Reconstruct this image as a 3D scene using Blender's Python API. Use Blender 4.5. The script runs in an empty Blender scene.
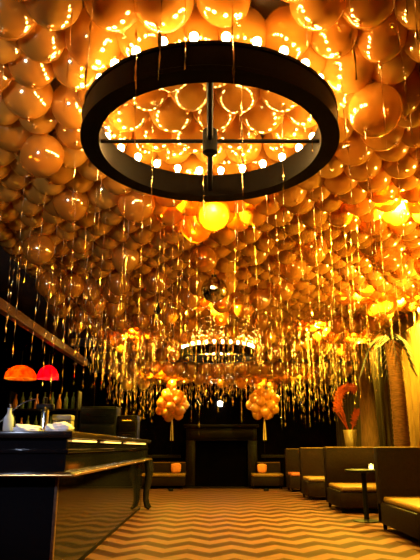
import bpy, bmesh, math, random
import numpy as np
from mathutils import Vector, Matrix, Euler
random.seed(7); rng = np.random.default_rng(7)
PI = math.pi
sc = bpy.context.scene
C = sc.collection

# ------------------------------------------------------------------ materials
def mat(name, col=(.5,.5,.5), rough=.5, metal=0, emit=None, es=0, trans=0, ior=1.45, spec=None, coat=0):
    m = bpy.data.materials.new(name); m.use_nodes = True
    b = m.node_tree.nodes['Principled BSDF']
    b.inputs['Base Color'].default_value = (*col, 1)
    b.inputs['Roughness'].default_value = rough
    b.inputs['Metallic'].default_value = metal
    b.inputs['Transmission Weight'].default_value = trans
    b.inputs['IOR'].default_value = ior
    b.inputs['Coat Weight'].default_value = coat
    if spec is not None: b.inputs['Specular IOR Level'].default_value = spec
    if emit:
        b.inputs['Emission Color'].default_value = (*emit, 1)
        b.inputs['Emission Strength'].default_value = es
    return m

def noisy(m, scale=8, amt=.35, bump=0, stretch=(1,1,1), rough_amt=0):
    """break the base colour (and surface) with noise in object space"""
    nt = m.node_tree; N = nt.nodes; L = nt.links
    b = N['Principled BSDF']
    tc = N.new('ShaderNodeTexCoord'); mp = N.new('ShaderNodeMapping')
    mp.inputs['Scale'].default_value = stretch
    nz = N.new('ShaderNodeTexNoise'); nz.inputs['Scale'].default_value = scale; nz.inputs['Detail'].default_value = 5
    L.new(tc.outputs['Object'], mp.inputs[0]); L.new(mp.outputs[0], nz.inputs['Vector'])
    c = b.inputs['Base Color'].default_value[:3]
    r = N.new('ShaderNodeValToRGB')
    r.color_ramp.elements[0].position = .3; r.color_ramp.elements[1].position = .7
    r.color_ramp.elements[0].color = (*[x*(1-amt) for x in c], 1)
    r.color_ramp.elements[1].color = (*[min(1, x*(1+amt)) for x in c], 1)
    L.new(nz.outputs['Fac'], r.inputs[0]); L.new(r.outputs[0], b.inputs['Base Color'])
    if bump:
        bp = N.new('ShaderNodeBump'); bp.inputs['Strength'].default_value = bump; bp.inputs['Distance'].default_value = .01
        L.new(nz.outputs['Fac'], bp.inputs['Height']); L.new(bp.outputs[0], b.inputs['Normal'])
    if rough_amt:
        ml = N.new('ShaderNodeMath'); ml.operation = 'MULTIPLY_ADD'
        ml.inputs[1].default_value = rough_amt; ml.inputs[2].default_value = b.inputs['Roughness'].default_value - rough_amt/2
        L.new(nz.outputs['Fac'], ml.inputs[0]); L.new(ml.outputs[0], b.inputs['Roughness'])
    return m

def balloon_mat():
    """pearly gold latex: part of the light passes through, a sheen on top"""
    m = bpy.data.materials.new('gold_latex'); m.use_nodes = True
    nt = m.node_tree; N = nt.nodes; L = nt.links
    N.remove(N['Principled BSDF']); out = N['Material Output']
    oi = N.new('ShaderNodeObjectInfo')
    geo = N.new('ShaderNodeNewGeometry')
    add = N.new('ShaderNodeMath'); add.operation = 'FRACT'
    sm = N.new('ShaderNodeMath'); sm.operation = 'ADD'
    L.new(oi.outputs['Random'], sm.inputs[0]); L.new(geo.outputs['Random Per Island'], sm.inputs[1])
    L.new(sm.outputs[0], add.inputs[0])
    r = N.new('ShaderNodeValToRGB')
    r.color_ramp.elements[0].color = BAL_A; r.color_ramp.elements[1].color = BAL_B
    L.new(add.outputs[0], r.inputs[0])
    df = N.new('ShaderNodeBsdfDiffuse'); tl = N.new('ShaderNodeBsdfTranslucent'); tp = N.new('ShaderNodeBsdfTransparent')
    gl = N.new('ShaderNodeBsdfGlossy'); gl.inputs['Roughness'].default_value = .10
    gl.inputs['Color'].default_value = (1, .78, .42, 1)
    tp.inputs['Color'].default_value = (1, .74, .30, 1)
    L.new(r.outputs[0], df.inputs['Color']); L.new(r.outputs[0], tl.inputs['Color'])
    m1 = N.new('ShaderNodeMixShader'); m1.inputs[0].default_value = .55
    L.new(df.outputs[0], m1.inputs[1]); L.new(tl.outputs[0], m1.inputs[2])
    m2 = N.new('ShaderNodeMixShader'); m2.inputs[0].default_value = .38
    L.new(m1.outputs[0], m2.inputs[1]); L.new(tp.outputs[0], m2.inputs[2])
    lw = N.new('ShaderNodeFresnel'); lw.inputs['IOR'].default_value = 1.85
    mr = N.new('ShaderNodeMath'); mr.operation = 'MULTIPLY_ADD'; mr.use_clamp = True
    mr.inputs[1].default_value = .8; mr.inputs[2].default_value = .20
    L.new(lw.outputs[0], mr.inputs[0])
    m3 = N.new('ShaderNodeMixShader')
    L.new(mr.outputs[0], m3.inputs[0]); L.new(m2.outputs[0], m3.inputs[1]); L.new(gl.outputs[0], m3.inputs[2])
    L.new(m3.outputs[0], out.inputs[0])
    return m
UPW = 4.6
BAL_A = (.80, .27, .025, 1); BAL_B = (.95, .43, .055, 1)

def chevron_mat():
    m = mat('chevron_floor', (.5,.3,.15), .55)
    nt = m.node_tree; N = nt.nodes; L = nt.links; b = N['Principled BSDF']
    tc = N.new('ShaderNodeTexCoord'); sp = N.new('ShaderNodeSeparateXYZ')
    L.new(tc.outputs['Object'], sp.inputs[0])
    def math_(op, a, c=None, d=None):
        n = N.new('ShaderNodeMath'); n.operation = op
        for i, v in enumerate((a, c, d)):
            if v is None: continue
            if isinstance(v, (int, float)): n.inputs[i].default_value = v
            else: L.new(v, n.inputs[i])
        return n.outputs[0]
    WL, P2P, ROW = .46, .25, .50
    u = math_('DIVIDE', sp.outputs['X'], WL)
    tri = math_('ABSOLUTE', math_('SUBTRACT', math_('FRACT', u), .5))      # 0..0.5
    y = math_('MULTIPLY_ADD', tri, 2*P2P, sp.outputs['Y'])
    f = math_('FRACT', math_('DIVIDE', y, ROW))
    s = math_('ABSOLUTE', math_('SUBTRACT', f, .5))
    rp = N.new('ShaderNodeValToRGB')
    rp.color_ramp.elements[0].position = .235; rp.color_ramp.elements[1].position = .265
    rp.color_ramp.elements[0].color = (.018, .0045, .0012, 1)
    rp.color_ramp.elements[1].color = (.078, .033, .026, 1)
    L.new(s, rp.inputs[0])
    nz = N.new('ShaderNodeTexNoise'); nz.inputs['Scale'].default_value = 5; nz.inputs['Detail'].default_value = 6
    L.new(tc.outputs['Object'], nz.inputs['Vector'])
    mx = N.new('ShaderNodeMixRGB'); mx.blend_type = 'MULTIPLY'; mx.inputs[0].default_value = .5
    L.new(rp.outputs[0], mx.inputs[1]); L.new(nz.outputs['Color'], mx.inputs[2])
    hs = N.new('ShaderNodeMixRGB'); hs.blend_type = 'MULTIPLY'; hs.inputs[0].default_value = 1
    hs.inputs[2].default_value = (1.25, 1.25, 1.25, 1)
    L.new(mx.outputs[0], hs.inputs[1])
    L.new(hs.outputs[0], b.inputs['Base Color'])
    b.inputs['Specular IOR Level'].default_value = .03
    return m

def shade_mat(name, col):
    m = bpy.data.materials.new(name); m.use_nodes = True
    nt = m.node_tree; N = nt.nodes; L = nt.links; N.remove(N['Principled BSDF']); out = N['Material Output']
    tl = N.new('ShaderNodeBsdfTranslucent'); df = N.new('ShaderNodeBsdfDiffuse'); gl = N.new('ShaderNodeBsdfGlossy')
    tc = N.new('ShaderNodeTexCoord'); nz = N.new('ShaderNodeTexNoise'); nz.inputs['Scale'].default_value = 14
    L.new(tc.outputs['Object'], nz.inputs['Vector'])
    r = N.new('ShaderNodeValToRGB'); r.color_ramp.elements[0].position = .35; r.color_ramp.elements[1].position = .65
    r.color_ramp.elements[0].color = (col[0]*.5, col[1]*.3, col[2]*.3, 1); r.color_ramp.elements[1].color = (*col, 1)
    L.new(nz.outputs['Fac'], r.inputs[0])
    L.new(r.outputs[0], tl.inputs['Color']); L.new(r.outputs[0], df.inputs['Color']); gl.inputs['Roughness'].default_value = .1
    a = N.new('ShaderNodeMixShader'); a.inputs[0].default_value = .3; L.new(tl.outputs[0], a.inputs[1]); L.new(df.outputs[0], a.inputs[2])
    c = N.new('ShaderNodeMixShader'); c.inputs[0].default_value = .05; L.new(a.outputs[0], c.inputs[1]); L.new(gl.outputs[0], c.inputs[2])
    L.new(c.outputs[0], out.inputs[0])
    return m

M = {}
M['floor'] = chevron_mat()
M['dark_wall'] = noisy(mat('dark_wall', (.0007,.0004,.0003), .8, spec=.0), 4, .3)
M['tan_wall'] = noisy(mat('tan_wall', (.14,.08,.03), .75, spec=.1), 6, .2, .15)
M['ceiling'] = mat('dark_ceiling', (.05,.03,.02), .8)
M['beam'] = noisy(mat('beam_wood', (.10,.042,.018), .5, spec=.2), 3, .35, .1, (12,1,12))
M['black_gloss'] = mat('black_lacquer', (.006,.005,.006), .07, spec=.16)
M['black_wood'] = noisy(mat('black_wood', (.003,.0016,.001), .45, spec=.06), 4, .3, 0, (1,8,1))
M['counter'] = noisy(mat('counter_top', (.012,.006,.004), .22), 5, .4, 0, (4,1,4))
M['brass'] = mat('brass', (.75,.45,.15), .25, 1)
M['bronze'] = noisy(mat('dark_bronze', (.002,.001,.0006), .5, 0, spec=.05), 12, .3, 0, (1,1,1), .15)
M['black_metal'] = mat('black_metal', (.003,.0025,.0025), .5, .0, spec=.08)
M['steel'] = mat('polished_steel', (.75,.77,.82), .15, 1)
M['chrome_ball'] = mat('mirror_glass', (.62,.60,.60), .08, 1)
M['bulb'] = mat('bulb_glow', (1,.9,.7), .3, emit=(1,.60,.17), es=165)
M['bulb_far'] = mat('bulb_glow_far', (1,.9,.7), .3, emit=(1,.60,.17), es=90)
M['lens'] = mat('lamp_lens', (1,.9,.6), .3, emit=(1,.66,.20), es=120)
M['white_lens'] = mat('white_lamp_lens', (1,.95,.85), .3, emit=(1,.90,.72), es=45)
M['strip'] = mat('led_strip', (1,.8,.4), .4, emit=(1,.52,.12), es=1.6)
M['foil'] = mat('gold_foil', (.95,.68,.28), .27, .9)
M['balloon'] = balloon_mat()
M['leather'] = noisy(mat('brown_leather', (.0065,.0027,.0018), .55, spec=.04), 30, .3, .25)
M['cushion'] = noisy(mat('tan_leather', (.11,.052,.013), .5, spec=.1), 30, .2, .15)
M['red_cushion'] = noisy(mat('russet_leather', (.20,.05,.025), .5, spec=.1), 30, .2, .15)
M['seat_brown'] = noisy(mat('brown_seat', (.10,.05,.02), .5, spec=.2), 30, .2, .15)
M['trunk'] = noisy(mat('palm_bark', (.075,.028,.010), .8, spec=.1), 14, .45, .5, (1,1,6))
M['trunk_smooth'] = noisy(mat('smooth_bark', (.06,.026,.010), .8, spec=.1), 9, .4, .3, (4,4,.6))
M['frond'] = noisy(mat('dry_frond', (.006,.004,.0015), .6, spec=.15), 10, .3)
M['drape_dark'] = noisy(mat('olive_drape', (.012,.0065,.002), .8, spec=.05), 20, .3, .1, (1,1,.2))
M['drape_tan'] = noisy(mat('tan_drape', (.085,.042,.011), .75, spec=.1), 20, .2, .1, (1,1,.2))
M['plume'] = noisy(mat('orange_plume', (.17,.022,.003), .6, spec=.1), 8, .45)
M['gold_vase'] = mat('gold_vase', (.07,.035,.006), .5, .3)
M['towel'] = noisy(mat('white_towel', (.85,.80,.80), .9), 40, .08, .5)
M['clear_glass'] = mat('clear_glass', (.85,.90,1), .12, trans=.7, ior=1.3)
M['dark_glass'] = mat('dark_bottle_glass', (.03,.05,.02), .08, spec=.7)
M['amber_glass'] = mat('amber_bottle_glass', (.22,.08,.01), .08, spec=.7)
M['orange_shade'] = shade_mat('orange_glass_shade', (.95,.33,.02))
M['red_shade'] = shade_mat('crimson_glass_shade', (.85,.02,.12))
M['shade_bulb'] = mat('shade_bulb', (1,.9,.6), .3, emit=(1,.6,.15), es=9)
M['cabinet'] = noisy(mat('slate_cabinet', (.0016,.0018,.003), .45, spec=.08), 6, .2)
M['orange_cloth'] = noisy(mat('orange_cloth', (.40,.11,.03), .8), 30, .2, .3)
M['crate'] = mat('ribbed_plastic', (.16,.13,.09), .5)
M['candle'] = mat('candle_glow', (1,.8,.4), .4, emit=(1,.62,.16), es=7)
M['thread'] = mat('pale_ribbon', (.55,.38,.18), .5)

# ------------------------------------------------------------------ mesh helpers
class MB:
    def __init__(s): s.bm = bmesh.new()
    def _add(s, verts, faces, mtx=None):
        vs = [s.bm.verts.new((mtx @ Vector(v)) if mtx else v) for v in verts]
        for f in faces:
            try: s.bm.faces.new([vs[i] for i in f])
            except ValueError: pass
        return vs
    def box(s, x0, x1, y0, y1, z0, z1, bev=0, seg=2, mtx=None):
        t = bmesh.new()
        bmesh.ops.create_cube(t, size=1)
        for v in t.verts:
            v.co = Vector(((x0+x1)/2 + v.co.x*(x1-x0), (y0+y1)/2 + v.co.y*(y1-y0), (z0+z1)/2 + v.co.z*(z1-z0)))
        if bev: bmesh.ops.bevel(t, geom=t.edges[:], offset=bev, segments=seg, profile=.5, affect='EDGES')
        s.join(t, mtx); return s
    def join(s, t, mtx=None):
        t.verts.index_update()
        vs = [s.bm.verts.new((mtx @ v.co) if mtx else v.co) for v in t.verts]
        for f in t.faces:
            try: s.bm.faces.new([vs[v.index] for v in f.verts])
            except ValueError: pass
        t.free()
    def lathe(s, prof, n=24, mtx=None, x=0, y=0, z=0, cap=True):
        verts, faces = [], []
        for (r, h) in prof:
            for k in range(n):
                a = 2*PI*k/n; verts.append((x+r*math.cos(a), y+r*math.sin(a), z+h))
        for i in range(len(prof)-1):
            for k in range(n):
                k2 = (k+1) % n
                faces.append((i*n+k, i*n+k2, (i+1)*n+k2, (i+1)*n+k))
        if cap:
            if prof[0][0] > 1e-5: faces.append(tuple(reversed(range(n))))
            if prof[-1][0] > 1e-5: faces.append(tuple(range((len(prof)-1)*n, len(prof)*n)))
        s._add(verts, faces, mtx); return s
    def sphere(s, c, r, n=20, m=12, sc=(1,1,1)):
        t = bmesh.new(); bmesh.ops.create_uvsphere(t, u_segments=n, v_segments=m, radius=1)
        for v in t.verts: v.co = Vector((c[0]+v.co.x*r*sc[0], c[1]+v.co.y*r*sc[1], c[2]+v.co.z*r*sc[2]))
        s.join(t); return s
    def tube(s, pts, rad, n=8):
        pts = [Vector(p) for p in pts]
        rads = rad if isinstance(rad, (list, tuple)) else [rad]*len(pts)
        verts, faces = [], []
        up = Vector((.13,.27,.95)).normalized()
        for i, p in enumerate(pts):
            d = (pts[min(i+1, len(pts)-1)] - pts[max(i-1, 0)]).normalized()
            if abs(d.dot(up)) > .97: up = Vector((.95,.2,.1)).normalized()
            a = d.cross(up).normalized(); b = d.cross(a).normalized()
            for k in range(n):
                t = 2*PI*k/n; verts.append(tuple(p + (a*math.cos(t)+b*math.sin(t))*rads[i]))
        for i in range(len(pts)-1):
            for k in range(n):
                k2 = (k+1) % n; faces.append((i*n+k, (i+1)*n+k, (i+1)*n+k2, i*n+k2))
        faces.append(tuple(range(n))); faces.append(tuple(reversed(range((len(pts)-1)*n, len(pts)*n))))
        s._add(verts, faces); return s
    def mesh(s, name, m, smooth=True, ang=40):
        bmesh.ops.remove_doubles(s.bm, verts=s.bm.verts[:], dist=1e-6)
        bmesh.ops.recalc_face_normals(s.bm, faces=s.bm.faces[:])
        me = bpy.data.meshes.new(name); s.bm.to_mesh(me); s.bm.free()
        me.materials.append(m)
        if smooth and len(me.polygons):
            me.polygons.foreach_set('use_smooth', [True]*len(me.polygons))
            try: me.set_sharp_from_angle(angle=math.radians(ang))
            except Exception: pass
        return me
    def build(s, name, m, parent=None, smooth=True, ang=40):
        o = bpy.data.objects.new(name, s.mesh(name, m, smooth, ang)); C.objects.link(o)
        if parent: o.parent = parent
        return o

def tag(o, label=None, cat=None, group=None, kind=None):
    if label: o['label'] = label
    if cat: o['category'] = cat
    if group: o['group'] = group
    if kind: o['kind'] = kind
    return o
def empty(name, loc=(0,0,0), rz=0, label=None, cat=None, group=None):
    o = bpy.data.objects.new(name, None); C.objects.link(o)
    o.location = loc; o.rotation_euler = (0,0,rz); o.empty_display_size = .1
    return tag(o, label, cat, group)
def struct(name, mb, m, smooth=False):
    return tag(mb.build(name, m, None, smooth), kind='structure')
def copy_tree(o, parent=None):
    c = o.copy(); C.objects.link(c)
    if parent: c.parent = parent
    for ch in list(o.children): copy_tree(ch, c)
    return c
def light(kind, loc, energy, col, parent=None, radius=.05, name='lamp_light', rot=None, **kw):
    l = bpy.data.lights.new(name, kind); l.energy = energy; l.color = col
    if kind != 'AREA': l.shadow_soft_size = radius
    for k, v in kw.items(): setattr(l, k, v)
    o = bpy.data.objects.new(name, l); C.objects.link(o); o.location = loc
    if rot: o.rotation_euler = rot
    if parent: o.parent = parent
    return o

# ------------------------------------------------------------------ camera
F = 570.0; PITCH = math.atan(167/F); CAMZ = 1.0
cam = bpy.data.cameras.new('camera'); co = bpy.data.objects.new('camera', cam); C.objects.link(co)
co.location = (0,0,CAMZ); co.rotation_euler = (PI/2+PITCH, 0, 0)
cam.sensor_fit = 'VERTICAL'; cam.sensor_height = 24; cam.lens = F/560*24; cam.clip_end = 60; cam.clip_start = .02
sc.camera = co
CP, SP = math.cos(PITCH), math.sin(PITCH)
def proj(P):
    P = np.atleast_2d(P); x, y, z = P[:,0], P[:,1], P[:,2]-CAMZ
    d = y*CP + z*SP; v = -y*SP + z*CP
    return 210 + F*x/d, 280 - F*v/d, d

# ------------------------------------------------------------------ room
CEIL = 3.46; LOW = 2.95; STEP = 13.3; FAR = 15.8; XR = 3.45; XL = -3.9
struct('floor', MB().box(XL, XR, -2.5, FAR, -.1, 0), M['floor'])
cb = MB().box(XL, XR, -2.5, STEP, CEIL, CEIL+.1)
cb.box(XL, XR, STEP, FAR, LOW, CEIL+.1)
struct('ceiling', cb, M['ceiling'])
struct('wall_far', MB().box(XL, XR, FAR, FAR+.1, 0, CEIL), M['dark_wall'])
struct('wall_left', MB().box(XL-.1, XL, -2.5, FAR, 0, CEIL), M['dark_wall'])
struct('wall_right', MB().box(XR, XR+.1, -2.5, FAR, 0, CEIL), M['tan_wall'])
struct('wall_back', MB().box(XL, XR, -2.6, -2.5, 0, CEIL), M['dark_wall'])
# soffit over the back bar, with a wooden beam on its edge, and the partition that closes it
struct('trim_1', MB().box(-2.56, -2.46, 2.0, 11.45, 2.56, 2.69, .008), M['beam'])
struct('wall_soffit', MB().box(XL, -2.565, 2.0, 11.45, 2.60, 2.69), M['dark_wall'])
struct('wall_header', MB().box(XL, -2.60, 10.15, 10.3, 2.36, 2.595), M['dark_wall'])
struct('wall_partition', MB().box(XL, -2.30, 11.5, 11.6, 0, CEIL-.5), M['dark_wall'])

# ------------------------------------------------------------------ ring chandeliers
def ring_chandelier(loc, label, nb, bulbm):
    r = empty('ring_chandelier', loc, 0, label, 'chandelier')
    RO, RI, H = .80, .69, .17
    b = MB(); n = 96
    prof = [(RI,0),(RI,H),(RI+.012,H+.006),(RO-.012,H+.006),(RO,H),(RO,H-.02),(RO-.006,H-.025),(RO-.006,.03),(RO,.025),(RO,0),(RI,0)]
    b.lathe(prof, n, cap=False)
    b.build('ring_band', M['bronze'], r, ang=35)
    MB().lathe([(.0,-.035),(.030,-.035),(.048,-.02),(.048,.13),(.03,.15),(.0,.15)], 20).build('hub', M['black_metal'], r)
    for k in range(4):
        a = k*PI/2
        MB().tube([(.04*math.cos(a), .04*math.sin(a), .06), ((RI+.01)*math.cos(a), (RI+.01)*math.sin(a), .06)], .013 if k % 2 == 0 else .019, 10).build('spoke', M['black_metal'], r)
    MB().tube([(0,0,.15),(0,0,CEIL-loc[2]-.02)], .015, 10).build('stem', M['black_metal'], r)
    MB().lathe([(.0,0),(.07,0),(.07,.02),(0,.035)], 20, z=CEIL-loc[2]-.04).build('ceiling_plate', M['black_metal'], r)
    RM = (RO+RI)/2
    bb = MB().lathe([(0,0),(.012,0),(.013,.012),(.019,.022),(.024,.038),(.020,.054),(.010,.062),(0,.064)], 14)
    me = bb.mesh('bulb', bulbm)
    sk = MB().lathe([(0,0),(.018,0),(.018,.022),(.012,.024),(0,.024)], 12).mesh('socket', M['brass'])
    for k in range(nb):
        a = 2*PI*(k+.5)/nb
        s = bpy.data.objects.new('bulb_socket', sk); C.objects.link(s); s.parent = r
        s.location = (RM*math.cos(a), RM*math.sin(a), H+.006)
        o = bpy.data.objects.new('bulb', me); C.objects.link(o); o.parent = s; o.location = (0,0,.022)
    return r
ring1 = ring_chandelier((0,3.22,2.80), 'large dark bronze ring chandelier hanging nearest, its four spokes and round hub in full view', 28, M['bulb'])
ring2 = ring_chandelier((.17,12.05,2.80), 'small-looking distant ring chandelier with bulbs on top, seen far down the room above the floor', 28, M['bulb_far'])

# ------------------------------------------------------------------ ceiling spotlights
SPOTS = [  # x, y, z of ceiling, watts, label
 (.00,5.15,CEIL,95,'bright ceiling spotlight glowing among balloons just beyond the near ring chandelier'),
 (.10,8.9,CEIL,75,'bright ceiling spotlight above and beyond the hanging mirror ball'),
 (1.85,5.15,CEIL,42,'bright ceiling spotlight high over the aisle edge of the nearest booth'),
 (3.00,8.7,CEIL,95,'brightest ceiling spotlight, washing the tan drape and ringed palm trunk'),
 (2.25,8.3,CEIL,42,'ceiling spotlight over the small round cocktail table'),
 (2.95,11.7,CEIL,70,'ceiling spotlight above the orange plumes and smooth tree trunk'),
 (2.05,10.6,CEIL,40,'ceiling spotlight above the aisle end of the second booth back'),
 (-1.62,11.4,CEIL,85,'ceiling spotlight above the far end of the bar counter'),
 (2.15,14.2,LOW,30,'low ceiling spotlight over the farthest side booth near the far wall'),
 (-1.35,13.9,LOW,80,'low ceiling spotlight between the bar end and the balloon cluster at the far wall'),
 (1.30,14.75,LOW,34,'low ceiling spotlight above the balloon cluster that stands beside the russet seat'),
 (-.95,14.75,LOW,34,'low ceiling spotlight above the balloon cluster that stands beyond the bar end'),
 (.10,14.6,LOW,9,'low ceiling spotlight in front of the dark mantelpiece'),
]
proto = None
for (x,y,z,w,lab) in SPOTS:
    if proto is None:
        r = empty('ceiling_spotlight')
        MB().lathe([(0,0),(.055,0),(.055,-.02),(.05,-.022),(.05,-.13),(.043,-.13),(.043,-.10),(0,-.10)], 20).build('housing', M['black_metal'], r)
        MB().lathe([(0,-.105),(.042,-.105),(.038,-.135),(.02,-.15),(0,-.155)], 18).build('lens', M['lens'], r)
        proto = r
    else: r = copy_tree(proto)
    r.location = (x,y,z-.005); tag(r, lab, 'ceiling light', 'ceiling spotlights among the balloons')
    if '_l' not in r: light('POINT', (x,y,z-.205), w*8.5*(2.6 if x > 1.5 and y < 12 else 1)*(.42 if y > 13 else 1), (1,.70,.045), None, .05, 'spotlight_beam')

# ------------------------------------------------------------------ balloons against the ceiling
def ceil_at(y): return np.where(y < STEP, CEIL, LOW)
pts = []
sp = .285
y = 1.35
row = 0
while y < FAR-.15:
    x = -2.42 + (row % 2)*sp/2
    while x < XR-.15:
        pts.append((x + rng.normal(0,.03), y + rng.normal(0,.03)))
        x += sp
    y += sp*.866; row += 1
pts = np.array(pts)
extra = np.column_stack([rng.uniform(-2.4, XR-.2, 40), rng.uniform(5.8, FAR-.2, 40)])
pts = np.vstack([pts, extra])
N = len(pts)
R = rng.uniform(.145, .172, N)
P = np.column_stack([pts, ceil_at(pts[:,1]) - R - rng.uniform(0,.06,N)])
P[-40:,2] -= .2
lamp_xy = np.array([(s[0], s[1]) for s in SPOTS])
stems = np.array([(0,3.22),(.17,12.05)])
for it in range(90):
    P[:,2] += .012
    D = P[:,None,:] - P[None,:,:]
    dist = np.sqrt((D**2).sum(-1)); np.fill_diagonal(dist, 9)
    ov = (R[:,None]+R[None,:])*.985 - dist
    ov = np.where(ov > 0, ov, 0)
    push = (D/np.maximum(dist,1e-4)[...,None]*ov[...,None]).sum(1)*.42
    P += push
    for L_, rad in ((lamp_xy, .075), (stems, .03)):
        for q in L_:
            dx = P[:,:2]-q; dd = np.sqrt((dx**2).sum(1)); o_ = rad + R*.8 - dd
            k = o_ > 0
            P[k,:2] += dx[k]/np.maximum(dd[k],1e-3)[:,None]*o_[k][:,None]*.6
    P[:,0] = np.clip(P[:,0], -2.44+R, XR-R-.01)
    P[:,1] = np.clip(P[:,1], 1.2, FAR-R-.01)
    near = (P[:,1] > STEP-.02-R*.9) & (P[:,1] < STEP)
    P[near,1] = np.where(P[near,2] > LOW-R[near]*.2, STEP-.02-R[near]*.9, P[near,1])
    P[:,2] = np.minimum(P[:,2], ceil_at(P[:,1]) - R - .003)
# clear what would run into the ring chandeliers
keep = np.ones(N, bool)
for (cx,cy) in stems:
    q = np.sqrt((P[:,0]-cx)**2 + (P[:,1]-cy)**2)
    keep &= ~((np.abs(q-.745) < .055+R+.02) & (P[:,2]-R < 2.80+.17+.125)) 
    keep &= ~((q < .8) & (P[:,2]-R < 2.99))
P = P[keep]; R = R[keep]; N = len(P)

# which ones show largest from the photograph's side of the room
u, v, d = proj(P); pr = F*R/d
order = np.argsort(-d)
ids = np.full((560,420), -1, int)
YY, XX = np.mgrid[0:560,0:420]
for i in order:
    if d[i] < .3: continue
    x0,x1 = int(max(0,u[i]-pr[i])), int(min(419,u[i]+pr[i])); y0,y1 = int(max(0,v[i]-pr[i])), int(min(559,v[i]+pr[i]))
    if x1 < x0 or y1 < y0: continue
    m_ = (XX[y0:y1+1,x0:x1+1]-u[i])**2 + (YY[y0:y1+1,x0:x1+1]-v[i])**2 < pr[i]**2
    ids[y0:y1+1,x0:x1+1][m_] = i
vis = np.bincount(ids[ids>=0], minlength=N)
rank = np.argsort(-vis)
NB = 300
own = rank[:NB]; own_set = set(own.tolist())

def balloon_bm(r, variant, n=28, m=18):
    """pear-shaped latex balloon, knot downwards, knot tip at z = -r*tail"""
    k = (.02, .06, .12)[variant]
    prof = []
    for i in range(m+1):
        t = PI*i/m                       # 0 = bottom
        rr = math.sin(t); zz = -math.cos(t)
        if zz < 0:
            zz *= (1 + k); rr *= (1 - k*.35*zz*zz*.6)
        prof.append((r*rr if 0 < i < m else 0, r*zz))
    zb = prof[0][1]
    prof = [(0, zb-.028),(.010, zb-.028),(.0105, zb-.022),(.004, zb-.014),(.006, zb-.004)] + [p for p in prof[1:] if p[0] > .012 or p[1] > 0]
    b = MB(); b.lathe(prof, n, cap=False)
    return b, zb-.018

def ribbon_mesh_data(L_, w, seed, seg=.02):
    """crinkled twisted foil strip hanging from (0,0,0) downwards"""
    q = random.Random(seed); n = max(6, int(L_/seg)); vs, fs = [], []
    a = q.uniform(0, 6.28); tw = q.choice((-1,1))*q.uniform(.2,.5)
    ox = oy = 0; dx, dy = q.uniform(-.03,.03), q.uniform(-.03,.03)
    for i in range(n+1):
        z = -L_*i/n; a += tw*q.uniform(.5,1.5)
        wx = ox + .0016*math.sin(i*.9+seed) ; wy = oy + .0016*math.cos(i*.7+seed)
        ox += dx*L_/n; oy += dy*L_/n
        hw = w/2*((.5 + 2.6*q.random()**2.5) if seg > .025 else (.8 + .9*q.random()**2))
        vs += [(wx+hw*math.cos(a), wy+hw*math.sin(a), z), (wx-hw*math.cos(a), wy-hw*math.sin(a), z)]
        if i: fs.append((2*i-2, 2*i-1, 2*i+1, 2*i))
    return vs, fs

bal_me = []
for vr in range(3):
    for rad in (.148,.158,.168):
        b, tip = balloon_bm(rad, vr); bal_me.append((b.mesh('balloon', M['balloon'], True, 180), tip, rad))
rib_me = []
for k in range(14):
    L_ = (.45,.55,.65,.75,.85,.95,1.05,1.15,1.25,.6,.7,.8,.9,1.0)[k]
    vs, fs = ribbon_mesh_data(L_, .0050, k*7+1)
    me = bpy.data.meshes.new('foil_ribbon'); me.from_pydata(vs, [], fs); me.materials.append(M['foil']); rib_me.append((me, L_))

def zone(p, i):
    x,y,z = p
    q1 = math.hypot(x, y-3.22); q2 = math.hypot(x-.17, y-12.05)
    dl = np.hypot(lamp_xy[:,0]-x, lamp_xy[:,1]-y); k = int(np.argmin(dl))
    if dl[k] < .40:
        return 'gold balloon lit up yellow beside the ' + SPOT_SHORT[k], 'balloons around the ' + SPOT_SHORT[k]
    if q1 < .75: return 'gold balloon seen through the opening of the nearest ring chandelier', 'balloons above the near ring'
    if q1 < 1.05: return 'gold balloon just outside the rim of the nearest ring chandelier', 'balloons around the near ring rim'
    if y < 2.6 and x < -.45: return 'large gold balloon at the top of the picture over the near bar end', 'large balloons over the near bar end'
    if y < 2.6 and x > .45: return 'large orange gold balloon at the top of the picture over the booth side', 'large balloons over the booth side'
    if y < 2.6: return 'large gold balloon at the top of the picture, before the near ring bulbs', 'large balloons before the near ring'
    if x < -1.15 and y < 5.5: return 'dim brownish gold balloon over the near half of the bar', 'dim balloons over the bar'
    if x < -.9: return 'dark gold balloon over the far half of the bar', 'dark balloons beyond the bar middle'
    if y < 5.2 and x > .9: return 'orange gold balloon between the nearest ring chandelier and the booth wall', 'balloons between ring and booth wall'
    if y < 5.2: return 'gold balloon between the nearest ring chandelier and the first spotlight', 'balloons before the first spotlight'
    if x > 1.5: return 'yellow gold balloon over the booths, far side of the first spotlights', 'balloons over the booths'
    if y < 9: return 'amber balloon over the aisle, around the hanging mirror ball', 'balloons over the aisle middle'
    return 'small-looking amber balloon over the far aisle near the distant ring chandelier', 'balloons over the far aisle'
SPOT_SHORT = ['spotlight just beyond the near ring','spotlight beyond the mirror ball','spotlight over the nearest booth aisle edge','spotlight washing the tan drape',
 'spotlight over the cocktail table','spotlight above the orange plumes','spotlight above the second booth back','spotlight above the far bar end',
 'low spotlight over the farthest side booth','low spotlight beyond the bar end','low spotlight over the far booth-side cluster','low spotlight over the far bar-side cluster','low spotlight before the mantelpiece']

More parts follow.
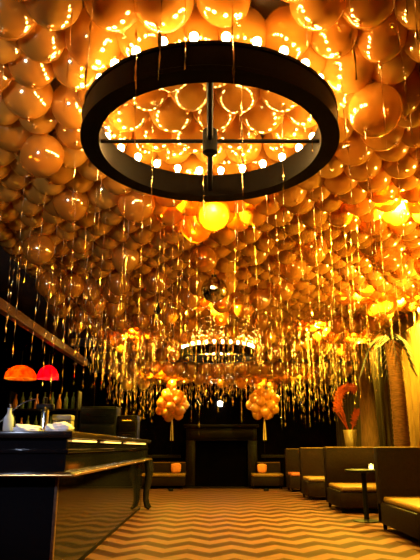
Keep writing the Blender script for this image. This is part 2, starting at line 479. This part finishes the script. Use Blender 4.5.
def rib_len(p, q):
    base = q.uniform(.45, 1.25)
    # over the ring keep the ribbons short so they do not run through it
    q1 = math.hypot(p[0], p[1]-3.22)
    if q1 < .95: return q.uniform(.42,.95)
    return base
for n_, i in enumerate(own):
    q = random.Random(int(i)*13+5)
    me, tip, rad = bal_me[q.randrange(9)]
    s = R[i]/rad
    o = bpy.data.objects.new('ceiling_balloon', me); C.objects.link(o)
    tilt = Euler((q.gauss(0,.28), q.gauss(0,.28), q.uniform(0,6.28)))
    W = Matrix.Translation(P[i]) @ tilt.to_matrix().to_4x4() @ Matrix.Diagonal((s,s,s,1))
    o.matrix_world = W
    lab, grp = zone(P[i], i); tag(o, lab, 'balloon', grp)
    kn = W @ Vector((0,0,tip))
    want = rib_len(P[i], q)
    rm = min(rib_me, key=lambda t: abs(t[1]-want))[0]
    if any(.64 < math.hypot(kn.x-cx, kn.y-cy) < .86 for cx,cy in stems): continue
    if q.random() > np.interp(P[i][1], (2.2, 4, 7, 9), (.24, .40, .55, .75)): continue
    rb = bpy.data.objects.new('foil_ribbon', rm); C.objects.link(rb); rb.parent = o
    rb.matrix_basis = W.inverted() @ (Matrix.Translation(kn) @ Matrix.Rotation(q.uniform(0,6.28), 4, 'Z'))

# the rest of the crowd, too many and too small to count
vs_, fs_ = [], []
rv, rf = [], []
bo, tip0 = balloon_bm(.148, 1, 18, 11)
bo.bm.verts.index_update()
bmesh.ops.recalc_face_normals(bo.bm, faces=bo.bm.faces[:])
BV = np.array([v.co[:] for v in bo.bm.verts]); BF = [[v.index for v in f.verts] for f in bo.bm.faces]; bo.bm.free()
for i in range(N):
    if i in own_set: continue
    q = random.Random(i*17+3)
    m3 = np.array(Euler((q.gauss(0,.28), q.gauss(0,.28), q.uniform(0,6.28))).to_matrix())
    s = R[i]/.148
    X = (BV*s) @ m3.T + P[i]; off = len(vs_)
    vs_ += X.tolist(); fs_ += [[a+off for a in f] for f in BF]
    kn = m3 @ np.array((0,0,tip0*s)) + P[i]
    if q.random() < (.5 if P[i][1] < 9 else .1): continue
    for c_ in range(1 if P[i][1] < 9 or P[i][1] > STEP else 2):
        L_ = (q.uniform(.35, .95) if P[i][1] < 9 else q.uniform(.2,.7)) if P[i][1] < STEP-.2 else q.uniform(.2, .5)
        if P[i][1] > 9.5 and (P[i][0] > 1.7 or P[i][0] < -1.4): L_ = q.uniform(.4, 1.15)
        rvs, rfs = ribbon_mesh_data(L_, .0052 if P[i][1] < 8 else .0058, i*3+c_, .03)
        off = len(rv); ox, oy = (0,0) if c_ == 0 else (q.uniform(-.02,.02), q.uniform(-.02,.02))
        rv += [(a+kn[0]+ox, b+kn[1]+oy, c+kn[2]) for a,b,c in rvs]; rf += [tuple(a+off for a in f) for f in rfs]
me = bpy.data.meshes.new('balloon_crowd'); me.from_pydata(vs_, [], fs_); me.materials.append(M['balloon'])
me.polygons.foreach_set('use_smooth', [True]*len(me.polygons))
crowd = bpy.data.objects.new('ceiling_balloon_crowd', me); C.objects.link(crowd)
tag(crowd, 'countless further gold balloons packed deep and far against the ceiling', 'balloons', None, 'stuff')
me = bpy.data.meshes.new('foil_ribbon_crowd'); me.from_pydata(rv, [], rf); me.materials.append(M['foil'])
rc = bpy.data.objects.new('foil_ribbon_fringe', me); C.objects.link(rc); rc.parent = crowd; rc['kind'] = 'stuff'

# tinsel curtain hanging before the far wall
tv, tf = [], []
for k in range(260):
    x = rng.uniform(-2.8, 3.2); yy = rng.uniform(15.25, 15.7)
    rvs, rfs = ribbon_mesh_data(rng.uniform(.3, 1.0)*rng.uniform(.6,1.15), .0055, 900+k, .035)
    off = len(tv); tv += [(a+x, b+yy, c+LOW-.03) for a,b,c in rvs]; tf += [tuple(a+off for a in f) for f in rfs]
me = bpy.data.meshes.new('tinsel'); me.from_pydata(tv, [], tf); me.materials.append(M['foil'])
tc_ = bpy.data.objects.new('ceiling_tinsel_fringe', me); C.objects.link(tc_)
tag(tc_, 'loose glinting tinsel fringe hanging before the dark far wall', 'tinsel', None, 'stuff')

# mirror ball and teardrop pendant
mbx = empty('hanging_mirror_ball', (.05,6.55,2.80), 0, 'silver mirror ball hanging below the balloons past the near ring chandelier', 'mirror ball')
b = MB(); b.sphere((0,0,0), .155, 26, 16)
bo_ = b.build('ball', M['chrome_ball'], mbx, smooth=False)
MB().lathe([(0,.15),(.03,.15),(.03,.18),(0,.185)], 14).build('cap', M['black_metal'], mbx)
MB().tube([(0,0,.18),(0,0,CEIL-2.80-.01)], .004, 6).build('hanging_wire', M['black_metal'], mbx)
td = empty('hanging_pendant', (-.68,7.15,2.72), 0, 'small black teardrop pendant hanging on a thin cord among the ribbons', 'pendant')
MB().lathe([(0,-.08),(.03,-.072),(.045,-.045),(.042,-.015),(.026,.03),(.014,.075),(.008,.12),(0,.122)], 18).build('drop', M['black_metal'], td)
MB().tube([(0,0,.12),(0,0,CEIL-2.72-.01)], .003, 6).build('cord', M['black_metal'], td)

# ------------------------------------------------------------------ bar
bar = empty('bar_counter', (0,0,0), 0, 'long black glossy bar counter running down the room, gold lights along its edge', 'bar')
BX0, BX1, BY0, BY1 = -1.95, -1.03, 4.42, 10.35
MB().box(BX0, BX1, BY0, BY1, 1.065, 1.115, .008).build('countertop', M['counter'], bar)
b = MB().box(BX0+.05, BX1-.05, BY0+.05, BY1-.05, .82, 1.063)
b.box(BX0+.03, BX1-.03, BY0+.03, BY1-.03, .955, .985, .006)
b.build('fascia', M['black_gloss'], bar, ang=30)
MB().box(BX0, BX1+.02, BY0-.02, BY1, .785, .822, .012, 3).build('ledge', M['counter'], bar)
b = MB().box(BX0+.12, BX1-.12, BY0+.12, BY1-.12, .06, .785)
b.build('front_panel', M['black_gloss'], bar)
MB().box(BX0+.14, BX1-.14, BY0+.14, BY1-.14, 0, .06, .004).build('plinth', M['black_wood'], bar)
MB().box(BX1-.135, BX1-.112, BY0+.115, BY0+.15, .07, .785, .004).build('corner_trim', M['beam'], bar)
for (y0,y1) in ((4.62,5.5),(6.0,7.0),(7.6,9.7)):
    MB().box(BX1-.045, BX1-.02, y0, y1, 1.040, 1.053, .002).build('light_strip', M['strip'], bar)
for (x0,x1) in ((-1.9,-1.55),(-1.5,-1.12)):
    pass
MB().tube([(BX1+.022, BY0, .80),(BX1+.022, BY1, .80)], .011, 10).build('rail', M['brass'], bar)
MB().tube([(BX0, BY0-.024, .80),(BX1+.022, BY0-.024, .80)], .011, 10).build('rail', M['brass'], bar)
for k,(lx,ly) in enumerate(((-1.06,10.05),(-1.06,10.32))):
    pp = [(lx,ly,.80),(lx+.02,ly,.72),(lx+.035,ly,.62),(lx+.02,ly,.48),(lx-.01,ly,.30),(lx-.015,ly,.16),(lx+.01,ly,.06),(lx+.06,ly,.022)]
    MB().tube(pp, [.06,.06,.06,.05,.042,.036,.034,.02], 12).build('leg', M['black_gloss'], bar)
light('AREA', (BX1+.10, 8.1, .79), 9, (1,.55,.12), bar, rot=(0,math.radians(-25),0), name='ledge_light', shape='RECTANGLE', size=.03, size_y=4.6)

# things on the near end of the bar
T = 1.1155
bt = empty('glass_bottle', (-1.565,4.56,T), 0, 'clear glass bottle at the near bar end, beside the steel tap', 'bottle')
MB().lathe([(0,0),(.036,0),(.039,.006),(.039,.09),(.034,.11),(.018,.135),(.015,.165),(.018,.168),(.018,.176),(.011,.176),(.011,.14),(.030,.105),(.034,.09),(.034,.01),(0,.008)], 22).build('body', M['clear_glass'], bt)
MB().lathe([(0,.165),(.013,.165),(.013,.182),(.006,.188),(.005,.205),(0,.205)], 14).build('stopper', M['steel'], bt)
fh = empty('drink_hose', (-1.66,4.62,T), 0, 'thin curved silver hose arching up over the near bar end', 'hose')
pts_ = [(-.02,0,.0),(-.01,0,.06)] + [(-.01+.28*t, .02, .06+.19*math.sin(t*PI*.5)) for t in (.15,.3,.45,.6,.75,.9,1.0)]
MB().tube(pts_, .0055, 8).build('hose', M['steel'], fh)
MB().lathe([(0,0),(.03,0),(.03,.012),(.012,.02),(0,.02)], 16, x=-.02).build('base', M['black_metal'], fh)
tp_ = empty('beer_tap', (-1.315,4.66,T), 0, 'polished steel tap column with a black head on the near bar end', 'tap')
MB().lathe([(0,0),(.05,0),(.05,.008),(.036,.014),(.033,.02),(.033,.17),(0,.17)], 22).build('column', M['steel'], tp_)
b = MB().box(-.07,.07,-.03,.03,.168,.215,.012); b.build('head', M['black_metal'], tp_)
MB().tube([(.02,-.03,.185),(.02,-.075,.18),(.02,-.09,.15)], .009, 8).build('spout', M['steel'], tp_)
MB().tube([(0,0,.21),(0,-.01,.265)], [.009,.014], 10).build('handle', M['black_metal'], tp_)
def bundle(name, loc, sx, sy, h, seed, label):
    q = random.Random(seed); b = MB()
    t = bmesh.new(); bmesh.ops.create_icosphere(t, subdivisions=4, radius=1)
    ph = [q.uniform(0,6.28) for _ in range(6)]
    for v in t.verts:
        c = v.co.copy()
        w = 1 + .10*math.sin(4*c.x+ph[0]+3*c.z) + .08*math.sin(7*c.y+ph[1]+2*c.x) + .06*math.sin(9*c.x+6*c.z+ph[2]) + .05*math.sin(13*c.z+5*c.y+ph[3])
        z = c.z
        if z < -.35: z = -.35
        v.co = Vector((c.x*sx*w, c.y*sy*w, (z+.35)/1.35*h*w))
    b.join(t); o = b.build(name, M['towel'], None, ang=180); o.location = loc
    return tag(o, label, 'towel', None)
bundle('bar_towel', (-1.40,4.52,T), .115, .065, .050, 3, 'crumpled white towel on the bar, in front of the steel tap')
bundle('bar_towel', (-1.165,4.53,T), .095, .065, .065, 5, 'bunched white towel at the corner of the bar, before the ribbed caddy')
cd = empty('napkin_caddy', (-1.20,4.80,T), 0, 'dark ribbed caddy on the bar behind the white towels', 'caddy')
b = MB().box(-.075,.075,-.06,.06,0,.012)
for k in range(8): b.box(-.072+k*.0192,-.064+k*.0192,-.062,-.05,.01,.09,.002)
b.box(-.075,.075,.05,.06,.01,.09); b.box(-.075,-.068,-.05,.05,.01,.09); b.box(.068,.075,-.05,.05,.01,.09)
b.build('basket', M['crate'], cd)
MB().box(-.078,.078,-.065,.065,.092,.135,.008).build('lid', M['crate'], cd)

# cabinet beyond the bar
cab = empty('service_cabinet', (-1.98,11.05,0), 0, 'dark slate cabinet standing beyond the far end of the bar', 'cabinet')
MB().box(-.42,.25,-.25,.25,0,1.72,.01).build('body', M['cabinet'], cab)
for (z0,z1) in ((1.42,1.69),(1.12,1.39),(.60,1.09),(.08,.57)):
    dr = MB().box(-.40,.23,-.268,-.249,z0,z1,.006).build('drawer', M['cabinet'], cab)
    MB().tube([(-.2,-.285,(z0+z1)/2),(.05,-.285,(z0+z1)/2)], .006, 6).build('handle', M['black_metal'], dr)
cb2 = empty('side_cupboard', (-1.53,11.1,0), 0, 'narrow brown cupboard butted against the slate cabinet beyond the bar', 'cupboard')
MB().box(-.19,.18,-.22,.22,0,1.56,.01).build('body', M['black_wood'], cb2)
for (z0,z1) in ((1.29,1.52),(1.02,1.26),(.1,.98)):
    dr = MB().box(-.17,.16,-.238,-.219,z0,z1,.005).build('door', M['black_wood'], cb2)
    MB().tube([(-.08,-.252,z1-.05),(.08,-.252,z1-.05)], .005, 6).build('handle', M['brass'], dr)

# pendant lamps and bottle shelf behind the bar
def shade_lamp(loc, rx, h, m, label):
    r = empty('hanging_shade_lamp', loc, 0, label, 'lamp')
    prof = [(rx,0),(rx*.96,h*.35),(rx*.74,h*.75),(rx*.35,h),(.03,h*1.05)]
    prof = prof + [(p[0]*.96, p[1]-.004) for p in reversed(prof)]
    MB().lathe(prof, 28, cap=False).build('lamp_shade', m, r)
    MB().sphere((rx*-.25,0,h*.38), .035, 14, 10).build('bulb', M['shade_bulb'], r)
    light('POINT', (rx*-.25+.01,-.06,h*.38), 10, (1,.62,.2), r, .04, 'shade_light')
    MB().tube([(0,0,h),(0,0,2.595-loc[2])], .008, 8).build('cord', M['black_metal'], r)
    return r
shade_lamp((-3.25,9.85,2.12), .27, .22, M['orange_shade'], 'glowing orange glass shade lamp under the soffit behind the bar')
shade_lamp((-2.78,9.85,2.12), .18, .22, M['red_shade'], 'glowing crimson shade lamp under the soffit beside the orange one')
sh = empty('back_bar_shelf', (-3.05,10.9,0), 0, 'dark wooden bottle shelf behind the bar under the orange lamp', 'shelf')
for z in (1.25,1.68): MB().box(-.7,.62,-.16,.14,z-.035,z,.004).build('shelf_board', M['black_wood'], sh)
MB().box(-.72,.64,-.13,.15,0,.95,.006).build('base', M['black_wood'], sh)
for x in (-.68,.58): MB().box(x,x+.03,-.15,.14,.95,2.0,.004).build('upright', M['black_wood'], sh)
bprof = [[(0,0),(.036,0),(.038,.01),(.038,.18),(.030,.21),(.013,.235),(.012,.29),(.015,.292),(.015,.305),(0,.305)],
         [(0,0),(.045,0),(.046,.01),(.044,.12),(.030,.17),(.014,.20),(.013,.25),(.016,.252),(.016,.27),(0,.27)]]
bm_ = [MB().lathe(bprof[k%2], 16).mesh('bottle', (M['dark_glass'], M['amber_glass'], M['dark_glass'])[k]) for k in range(3)]
desc = ['slim dark bottle','squat amber bottle','slim green-black bottle']
for k in range(9):
    for zi, z in enumerate((1.25,1.68)):
        o = bpy.data.objects.new('liquor_bottle', bm_[(k+zi)%3]); C.objects.link(o)
        o.location = (-3.05-.58+k*.135, 10.85+rng.uniform(-.03,.03), z+.0005)
        tag(o, f'{desc[(k+zi)%3]} on the {"lower" if zi==0 else "upper"} back bar shelf', 'bottle', f'{desc[(k+zi)%3]}s on the {"lower" if zi==0 else "upper"} shelf')

# ------------------------------------------------------------------ booths
def booth(name, x0, x1, yb, depth, label, hz=1.0, seatm='cushion', zs=.40, legs=True):
    """bench facing the camera: backrest at yb, seat towards -y"""
    r = empty(name, ((x0+x1)/2, yb, 0), 0, label, 'booth'); w = (x1-x0)/2; D = depth
    MB().box(-w, w, -D+.02, -.02, .075, zs-.07, .02).build('seat_base', M['leather'], r)
    MB().box(-w+.03, w, -D, -.17, zs-.075, zs, .03, 3).build('seat_cushion', M[seatm], r)
    b = MB(); b.box(-w, w, -.18, 0, .08, hz, .022, 3)
    b.build('backrest', M['leather'], r)
    MB().tube([(-w+.02,-.17,hz-.005),(w-.02,-.17,hz-.005)], .008, 8).build('piping', M['cushion'], r)
    if legs:
        for (lx,ly) in ((-w+.06,-D+.09),(w-.06,-D+.09),(-w+.06,-.08),(w-.06,-.08)):
            MB().lathe([(0,0),(.022,0),(.03,.085),(0,.085)], 12, x=lx, y=ly).build('leg', M['black_wood'], r)
    return r
booth('booth_bench', 2.15, 3.26, 7.85, 1.45, 'dark leather booth bench nearest the camera, its seat corner lit gold', 1.0, 'cushion', .40)
booth('booth_bench', 2.04, 3.26, 10.75, 1.2, 'dark leather booth bench behind the small round cocktail table', 1.0, 'cushion', .40)
booth('booth_bench', 1.90, 3.26, 12.75, .95, 'brown-seated dark booth bench between the cocktail table bench and the russet one', .985, 'seat_brown', .42)
booth('booth_bench', 1.85, 3.26, 14.75, .8, 'dark booth bench with a russet seat, last before the far wall bench', .96, 'red_cushion', .42)
booth('wall_bench', 1.02, 1.83, 15.72, .8, 'low tan bench against the far wall on the booth side of the mantelpiece', .62, 'cushion', .36)
booth('wall_bench', -1.75, -.62, 15.72, .8, 'low tan bench against the far wall on the bar side of the mantelpiece', .62, 'cushion', .36)

def pillow(loc, s, seed, label):
    q = random.Random(seed); b = MB(); t = bmesh.new(); bmesh.ops.create_icosphere(t, subdivisions=3, radius=1)
    for v in t.verts:
        c = v.co; e = .55
        f = lambda a: math.copysign(abs(a)**e, a)
        v.co = Vector((f(c.x)*s*(1+.12*c.z), c.y*s*.42*(1-.3*(abs(c.x)*abs(c.z))), f(c.z)*s*.92 + .16*s*abs(c.x)**2*(c.z>0) + s*.06*math.sin(5*c.x+seed)))
    zmin = min(v.co.z for v in t.verts)
    for v in t.verts: v.co.z -= zmin
    b.join(t); o = b.build('scatter_cushion', M['orange_cloth'], None, ang=180)
    o.location = loc; o.rotation_euler = (-.12,0,.15)
    return tag(o, label, 'cushion')
pillow((-.86,15.2,.365), .13, 1, 'small orange scatter cushion on the far bench at the bar side')
pillow((1.32,15.2,.365), .12, 2, 'small orange scatter cushion on the far bench at the booth side')

# cocktail table with candle
tb = empty('cocktail_table', (2.20,8.62,0), 0, 'small round dark cocktail table with a candle, between two booth benches', 'table')
MB().lathe([(0,.66),(.25,.66),(.262,.667),(.262,.685),(.25,.692),(0,.692)], 36).build('table_top', M['black_wood'], tb)
MB().lathe([(0,.02),(.035,.02),(.035,.64),(.11,.66),(0,.66)], 20).build('pedestal', M['black_metal'], tb)
MB().lathe([(0,0),(.19,0),(.19,.012),(.05,.03),(0,.03)], 28).build('base', M['black_metal'], tb)
cn = empty('candle_jar', (2.29,8.52,.692), 0, 'lit tea candle in a small glass jar on the cocktail table', 'candle')
MB().lathe([(0,0),(.032,0),(.036,.005),(.036,.075),(.032,.075),(.032,.008),(0,.006)], 18).build('jar', M['clear_glass'], cn)
MB().lathe([(0,.008),(.029,.008),(.029,.055),(.006,.06),(.004,.075),(0,.085)], 16).build('candle', M['candle'], cn)

# ------------------------------------------------------------------ palms, drapes, plumes
def palm(x, y, r0, ztop, m, label, ringed=True, nf=9, seed=1, nm='palm_tree'):
    r = empty(nm, (x,y,0), 0, label, 'tree'); prof = [(0,0)]
    z = 0; k = 0
    while z < ztop:
        rr = r0*(1.12 - .22*z/ztop)
        if ringed: prof += [(rr*1.05, z), (rr*.94, z+.055)]; z += .075
        else: prof += [(rr*(1+.03*math.sin(z*7)), z)]; z += .12
    prof += [(r0*.8, ztop), (0, ztop)]
    b = MB(); b.lathe(prof, 20)
    for v in b.bm.verts: v.co.x += .04*math.sin(v.co.z*1.1)
    b.build('trunk', m, r, ang=60)
    q = random.Random(seed)
    for f in range(nf):
        a = 2*PI*f/nf + q.uniform(-.2,.2); Lf = q.uniform(.34,.44)*(1.05 if math.cos(a) < -.2 else .7); fb = MB(); prev = None; up0 = q.uniform(.15,.35)
        vs = []; n = 12
        for i in range(n+1):
            t = i/n; rad = Lf*t; zz = ztop + up0*math.sin(t*PI*.75) - .55*t*t
            c = Vector((math.cos(a)*rad, math.sin(a)*rad, zz)); sd = Vector((-math.sin(a), math.cos(a), 0))
            vs.append((c, sd))
        fb.tube([c for c,_ in vs], [.014*(1-.8*i/n) for i in range(n+1)], 6)
        for i in range(1, n+1):
            c, sd = vs[i]; t = i/n
            for sgn in (-1,1):
                ll = .22*math.sin(PI*(.15+.8*t))
                e = c + sd*sgn*ll + Vector((math.cos(a)*.10, math.sin(a)*.10, -.10-.12*t)); w = Vector((math.cos(a), math.sin(a), 0))*.018
                fb._add([tuple(c-w), tuple(c+w), tuple(e)], [(0,1,2)])
                fb._add([tuple(c-w+Vector((0,0,.004))), tuple(e), tuple(c+w+Vector((0,0,.004)))], [(0,1,2)])
        fb.build('frond', M['frond'], r)
    return r
palm(2.88, 9.0, .115, 2.62, M['trunk'], 'palm tree with a ringed reddish trunk standing before the tan drape', True, 4, 3)
palm(3.02, 11.3, .155, 2.98, M['trunk_smooth'], 'thicker smooth brown tree trunk rising into the balloons behind the second booth bench', False, 0, 5, 'tree_trunk')

def drape(y0, y1, m, label, z0=.02, z1=2.9, x=XR-.03, folds=7, seed=1):
    q = random.Random(seed); n = folds*10; b = MB(); vs, fs = [], []
    zs = [z0 + (z1-z0)*k/6 for k in range(7)]
    for zi, z in enumerate(zs):
        am = .05*(1-.35*zi/6)
        for i in range(n+1):
            yy = y0 + (y1-y0)*i/n
            vs.append((x-.075 + am*math.sin(i/n*folds*2*PI + .3*math.sin(z*1.7+seed)), yy, z))
    nv = len(vs)
    vs += [(a+.012, b_, c) for a,b_,c in vs]
    for zi in range(6):
        for i in range(n):
            a = zi*(n+1)+i
            fs.append((a, a+1, a+n+2, a+n+1)); fs.append((nv+a, nv+a+n+1, nv+a+n+2, nv+a+1))
    b._add(vs, fs)
    r = empty('wall_drape', (0,0,0), 0, label, 'curtain')
    b.build('curtain_panel', m, r, ang=180)
    MB().tube([(x-.06,y0-.03,z1+.01),(x-.06,y1+.03,z1+.01)], .014, 10).build('rod', M['black_metal'], r)
    return r
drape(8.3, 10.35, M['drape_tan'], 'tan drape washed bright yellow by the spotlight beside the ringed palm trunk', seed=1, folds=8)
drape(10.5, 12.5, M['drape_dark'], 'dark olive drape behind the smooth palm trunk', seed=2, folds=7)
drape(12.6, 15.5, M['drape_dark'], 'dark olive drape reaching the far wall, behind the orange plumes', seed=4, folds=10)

pl = empty('plume_arrangement', (2.72,11.45,0), 0, 'fiery orange plumes arching out of a tall golden vase behind the booth benches', 'plant')
b = MB(); n = 28; prof = [(0,0),(.11,0),(.12,.03),(.08,.25),(.075,.6),(.095,1.0),(.13,1.32),(.115,1.32),(.08,1.0),(0,.95)]
b.lathe(prof, n)
for v in b.bm.verts:
    a = math.atan2(v.co.y, v.co.x); k = 1+.05*math.cos(a*14)
    v.co.x *= k; v.co.y *= k
b.build('vase', M['gold_vase'], pl, ang=180)
q = random.Random(11)
for k in range(20):
    fb = MB(); dy = q.uniform(-.16,.16); cs = []
    if k < 15:                      # long plumes sweeping up one side and curling over the top
        rr = q.uniform(.20,.29); a1 = q.uniform(40, 75); a0 = q.uniform(205,235)
        arc = [math.radians(a0 + (a1-a0)*i/10) for i in range(11)]
        cs = [Vector((.0,0,1.22)), Vector((-.06,dy*.4,1.38))] + [Vector((.05+rr*math.cos(t)+q.uniform(-.02,.02), dy, 1.84+rr*1.25*math.sin(t))) for t in arc]
    else:                           # a short tuft on the other side
        ex = q.uniform(.10,.20)
        cs = [Vector((ex*(i/12)**.7, dy*i/12*.6, 1.22+.36*math.sin(i/12*PI*.6)+.02*k*.3*i/12)) for i in range(13)]
    fb.tube(cs, [.007*(1-.6*i/12) for i in range(13)], 5)
    for i in range(4, 13):
        dr = (cs[i]-cs[i-1]).normalized(); sd = dr.cross(Vector((math.sin(a*3),math.cos(a*2),.4))).normalized()
        for sgn in (-1,1):
            for j in range(2):
                c = cs[i-1].lerp(cs[i], j*.5); e = c + sd*sgn*q.uniform(.02,.085) + dr*q.uniform(.0,.07) + Vector((0,0,q.uniform(-.02,.01))); w = dr*.012
                fb._add([tuple(c-w), tuple(c+w), tuple(e)], [(0,1,2)])
    fb.build('plume', M['plume'], pl)

# ------------------------------------------------------------------ far wall: mantelpiece, clusters, white lamp
fp = empty('fireplace', (.30,15.78,0), 0, 'broad dark mantelpiece with a black opening in the middle of the far wall', 'fireplace')
W_ = .93
MB().box(-W_-.06, W_+.06, -.32, 0, 1.50, 1.57, .012).build('mantel_shelf', M['black_wood'], fp)
b = MB().box(-W_, W_, -.24, 0, 1.16, 1.50, .008); b.box(-W_+.12, W_-.12, -.262, -.235, 1.22, 1.44, .01)
b.build('frieze', M['black_wood'], fp, ang=30)
for s in (-1,1):
    x0, x1 = (s*W_, s*(W_-.24)) if s < 0 else (W_-.24, W_)
    b = MB().box(min(x0,x1), max(x0,x1), -.24, 0, 0, 1.16, .008); b.box(min(x0,x1)+.05, max(x0,x1)-.05, -.26, -.235, .15, 1.05, .008)
    b.build('jamb', M['black_wood'], fp, ang=30)
b = MB().box(-W_+.24, W_-.24, -.05, -.02, 0, 1.16)
b.build('firebox', M['dark_wall'], fp)
MB().box(-W_-.1, W_+.1, -.5, -.24, 0, .03, .006).build('hearth', M['black_wood'], fp)
struct('trim_2', MB().box(-2.3, -.78, FAR-.05, FAR-.001, .72, .80, .01), M['black_wood'])
struct('trim_3', MB().box(1.35, 3.3, FAR-.05, FAR-.001, .72, .80, .01), M['black_wood'])

def cluster(loc, label, seed):
    r = empty('balloon_cluster', loc, 0, label, 'balloons'); q = random.Random(seed)
    # 20 balloons around a centre, spread evenly over a sphere and nudged
    n = 20; c0 = Vector((0,0,0))
    for k in range(n):
        zz = 1-2*(k+.5)/n; ph = k*2.39996+seed; s_ = math.sqrt(1-zz*zz); rr = q.uniform(.27,.33)
        p = Vector((s_*math.cos(ph), s_*math.sin(ph), zz))*rr
        me, tip, rad = bal_me[q.randrange(9)]
        o = bpy.data.objects.new('balloon', me); C.objects.link(o); o.parent = r; s2 = q.uniform(.115,.135)/rad
        o.location = p; o.scale = (s2,)*3; o.rotation_euler = p.to_track_quat('Z','Y').to_euler()
    MB().tube([(0,0,-.25),(.015,0,-.55),(-.01,0,-.8),(0,0,-loc[2]+.05)], .003, 6).build('ribbon_tail', M['black_wood'], r)
    b = MB()
    for k in range(5):
        a = k*1.3; b.tube([(0,0,-.3),(.02*math.cos(a),.02*math.sin(a),-.5),(.035*math.cos(a),.035*math.sin(a),-.86)], .004, 5)
    b.build('ribbon_streamer', M['thread'], r)
    MB().lathe([(0,0),(.06,0),(.06,.05),(0,.06)], 16, z=-loc[2]).build('weight', M['black_metal'], r)
    return r
cluster((-.93,14.35,2.01), 'round cluster of gold balloons floating before the far wall, nearer the bar', 1)
cluster((1.33,14.35,2.02), 'round cluster of gold balloons floating before the far wall, nearer the booths', 4)
wl = empty('wall_sconce', (.27,FAR,2.12), 0, 'round white lamp glowing on the dark far wall above the mantelpiece', 'lamp')
MB().lathe([(0,0),(.06,0),(.06,.05),(.05,.06),(0,.06)], 20, mtx=Matrix.Rotation(PI/2,4,'X')).build('mount', M['black_metal'], wl)
MB().sphere((0,-.10,0), .07, 18, 12).build('globe', M['white_lens'], wl)

# ------------------------------------------------------------------ other light
light('SPOT', (-1.75,.1,1.9), 330, (.74,.82,1.0), None, .2, 'unseen_cool_spot', rot=Vector((-.15,3.3,1.4)).to_track_quat('-Z','Y').to_euler(), spot_size=math.radians(46), spot_blend=.6)  # unseen bare spot, no fixture, added for cool highlights on bar-side balloons

up = None  # unseen uplighters added to brighten the ceiling on the booth side
for (x,y,e,lab) in ((XR-.1,4.4,150,'added unseen uplighter on the booth wall, before the nearest booth bench'),(XR-.1,6.6,170,'added unseen uplighter on the booth wall above the nearest booth bench')):
    if up is None:
        up = r = empty('added_uplighter')
        MB().box(.04,.10,-.05,.05,-.10,.06,.006).build('mount', M['black_metal'], r)
        MB().lathe([(.03,-.05),(.085,.05),(.08,.05),(.028,-.04),(0,-.04)], 20, cap=False).build('cup', M['bronze'], r)
    else: r = copy_tree(up)
    r.location = (x,y,2.25); tag(r, lab, 'lamp', 'added unseen uplighters on the booth wall')
    light('SPOT', (x-.02,y,2.30), e*UPW, (1,.60,.10), None, .05, 'added_uplighter_beam', rot=Vector((-.75,.3,.75)).to_track_quat('-Z','Y').to_euler(), spot_size=math.radians(105), spot_blend=.8)
light('SPOT', (-2.3,1.6,2.3), 140, (.66,.76,1.0), None, .08, 'unseen_bar_spot', rot=Vector((.9,3.0,-1.15)).to_track_quat('-Z','Y').to_euler(), spot_size=math.radians(34), spot_blend=.7)  # second unseen cool spot, added to light the towels and near bar end
w = bpy.data.worlds.new('world'); sc.world = w; w.use_nodes = True
w.node_tree.nodes['Background'].inputs[0].default_value = (.02,.012,.006,1)
w.node_tree.nodes['Background'].inputs[1].default_value = .3
sc.view_settings.view_transform = 'Standard'; sc.view_settings.look = 'None'
sc.view_settings.gamma = 1; sc.view_settings.exposure = .75; sc.view_settings.use_curve_mapping = False
sc.cycles.use_denoising = True
sc.cycles.max_bounces = 10; sc.cycles.transparent_max_bounces = 12
sc.cycles.sample_clamp_indirect = 6
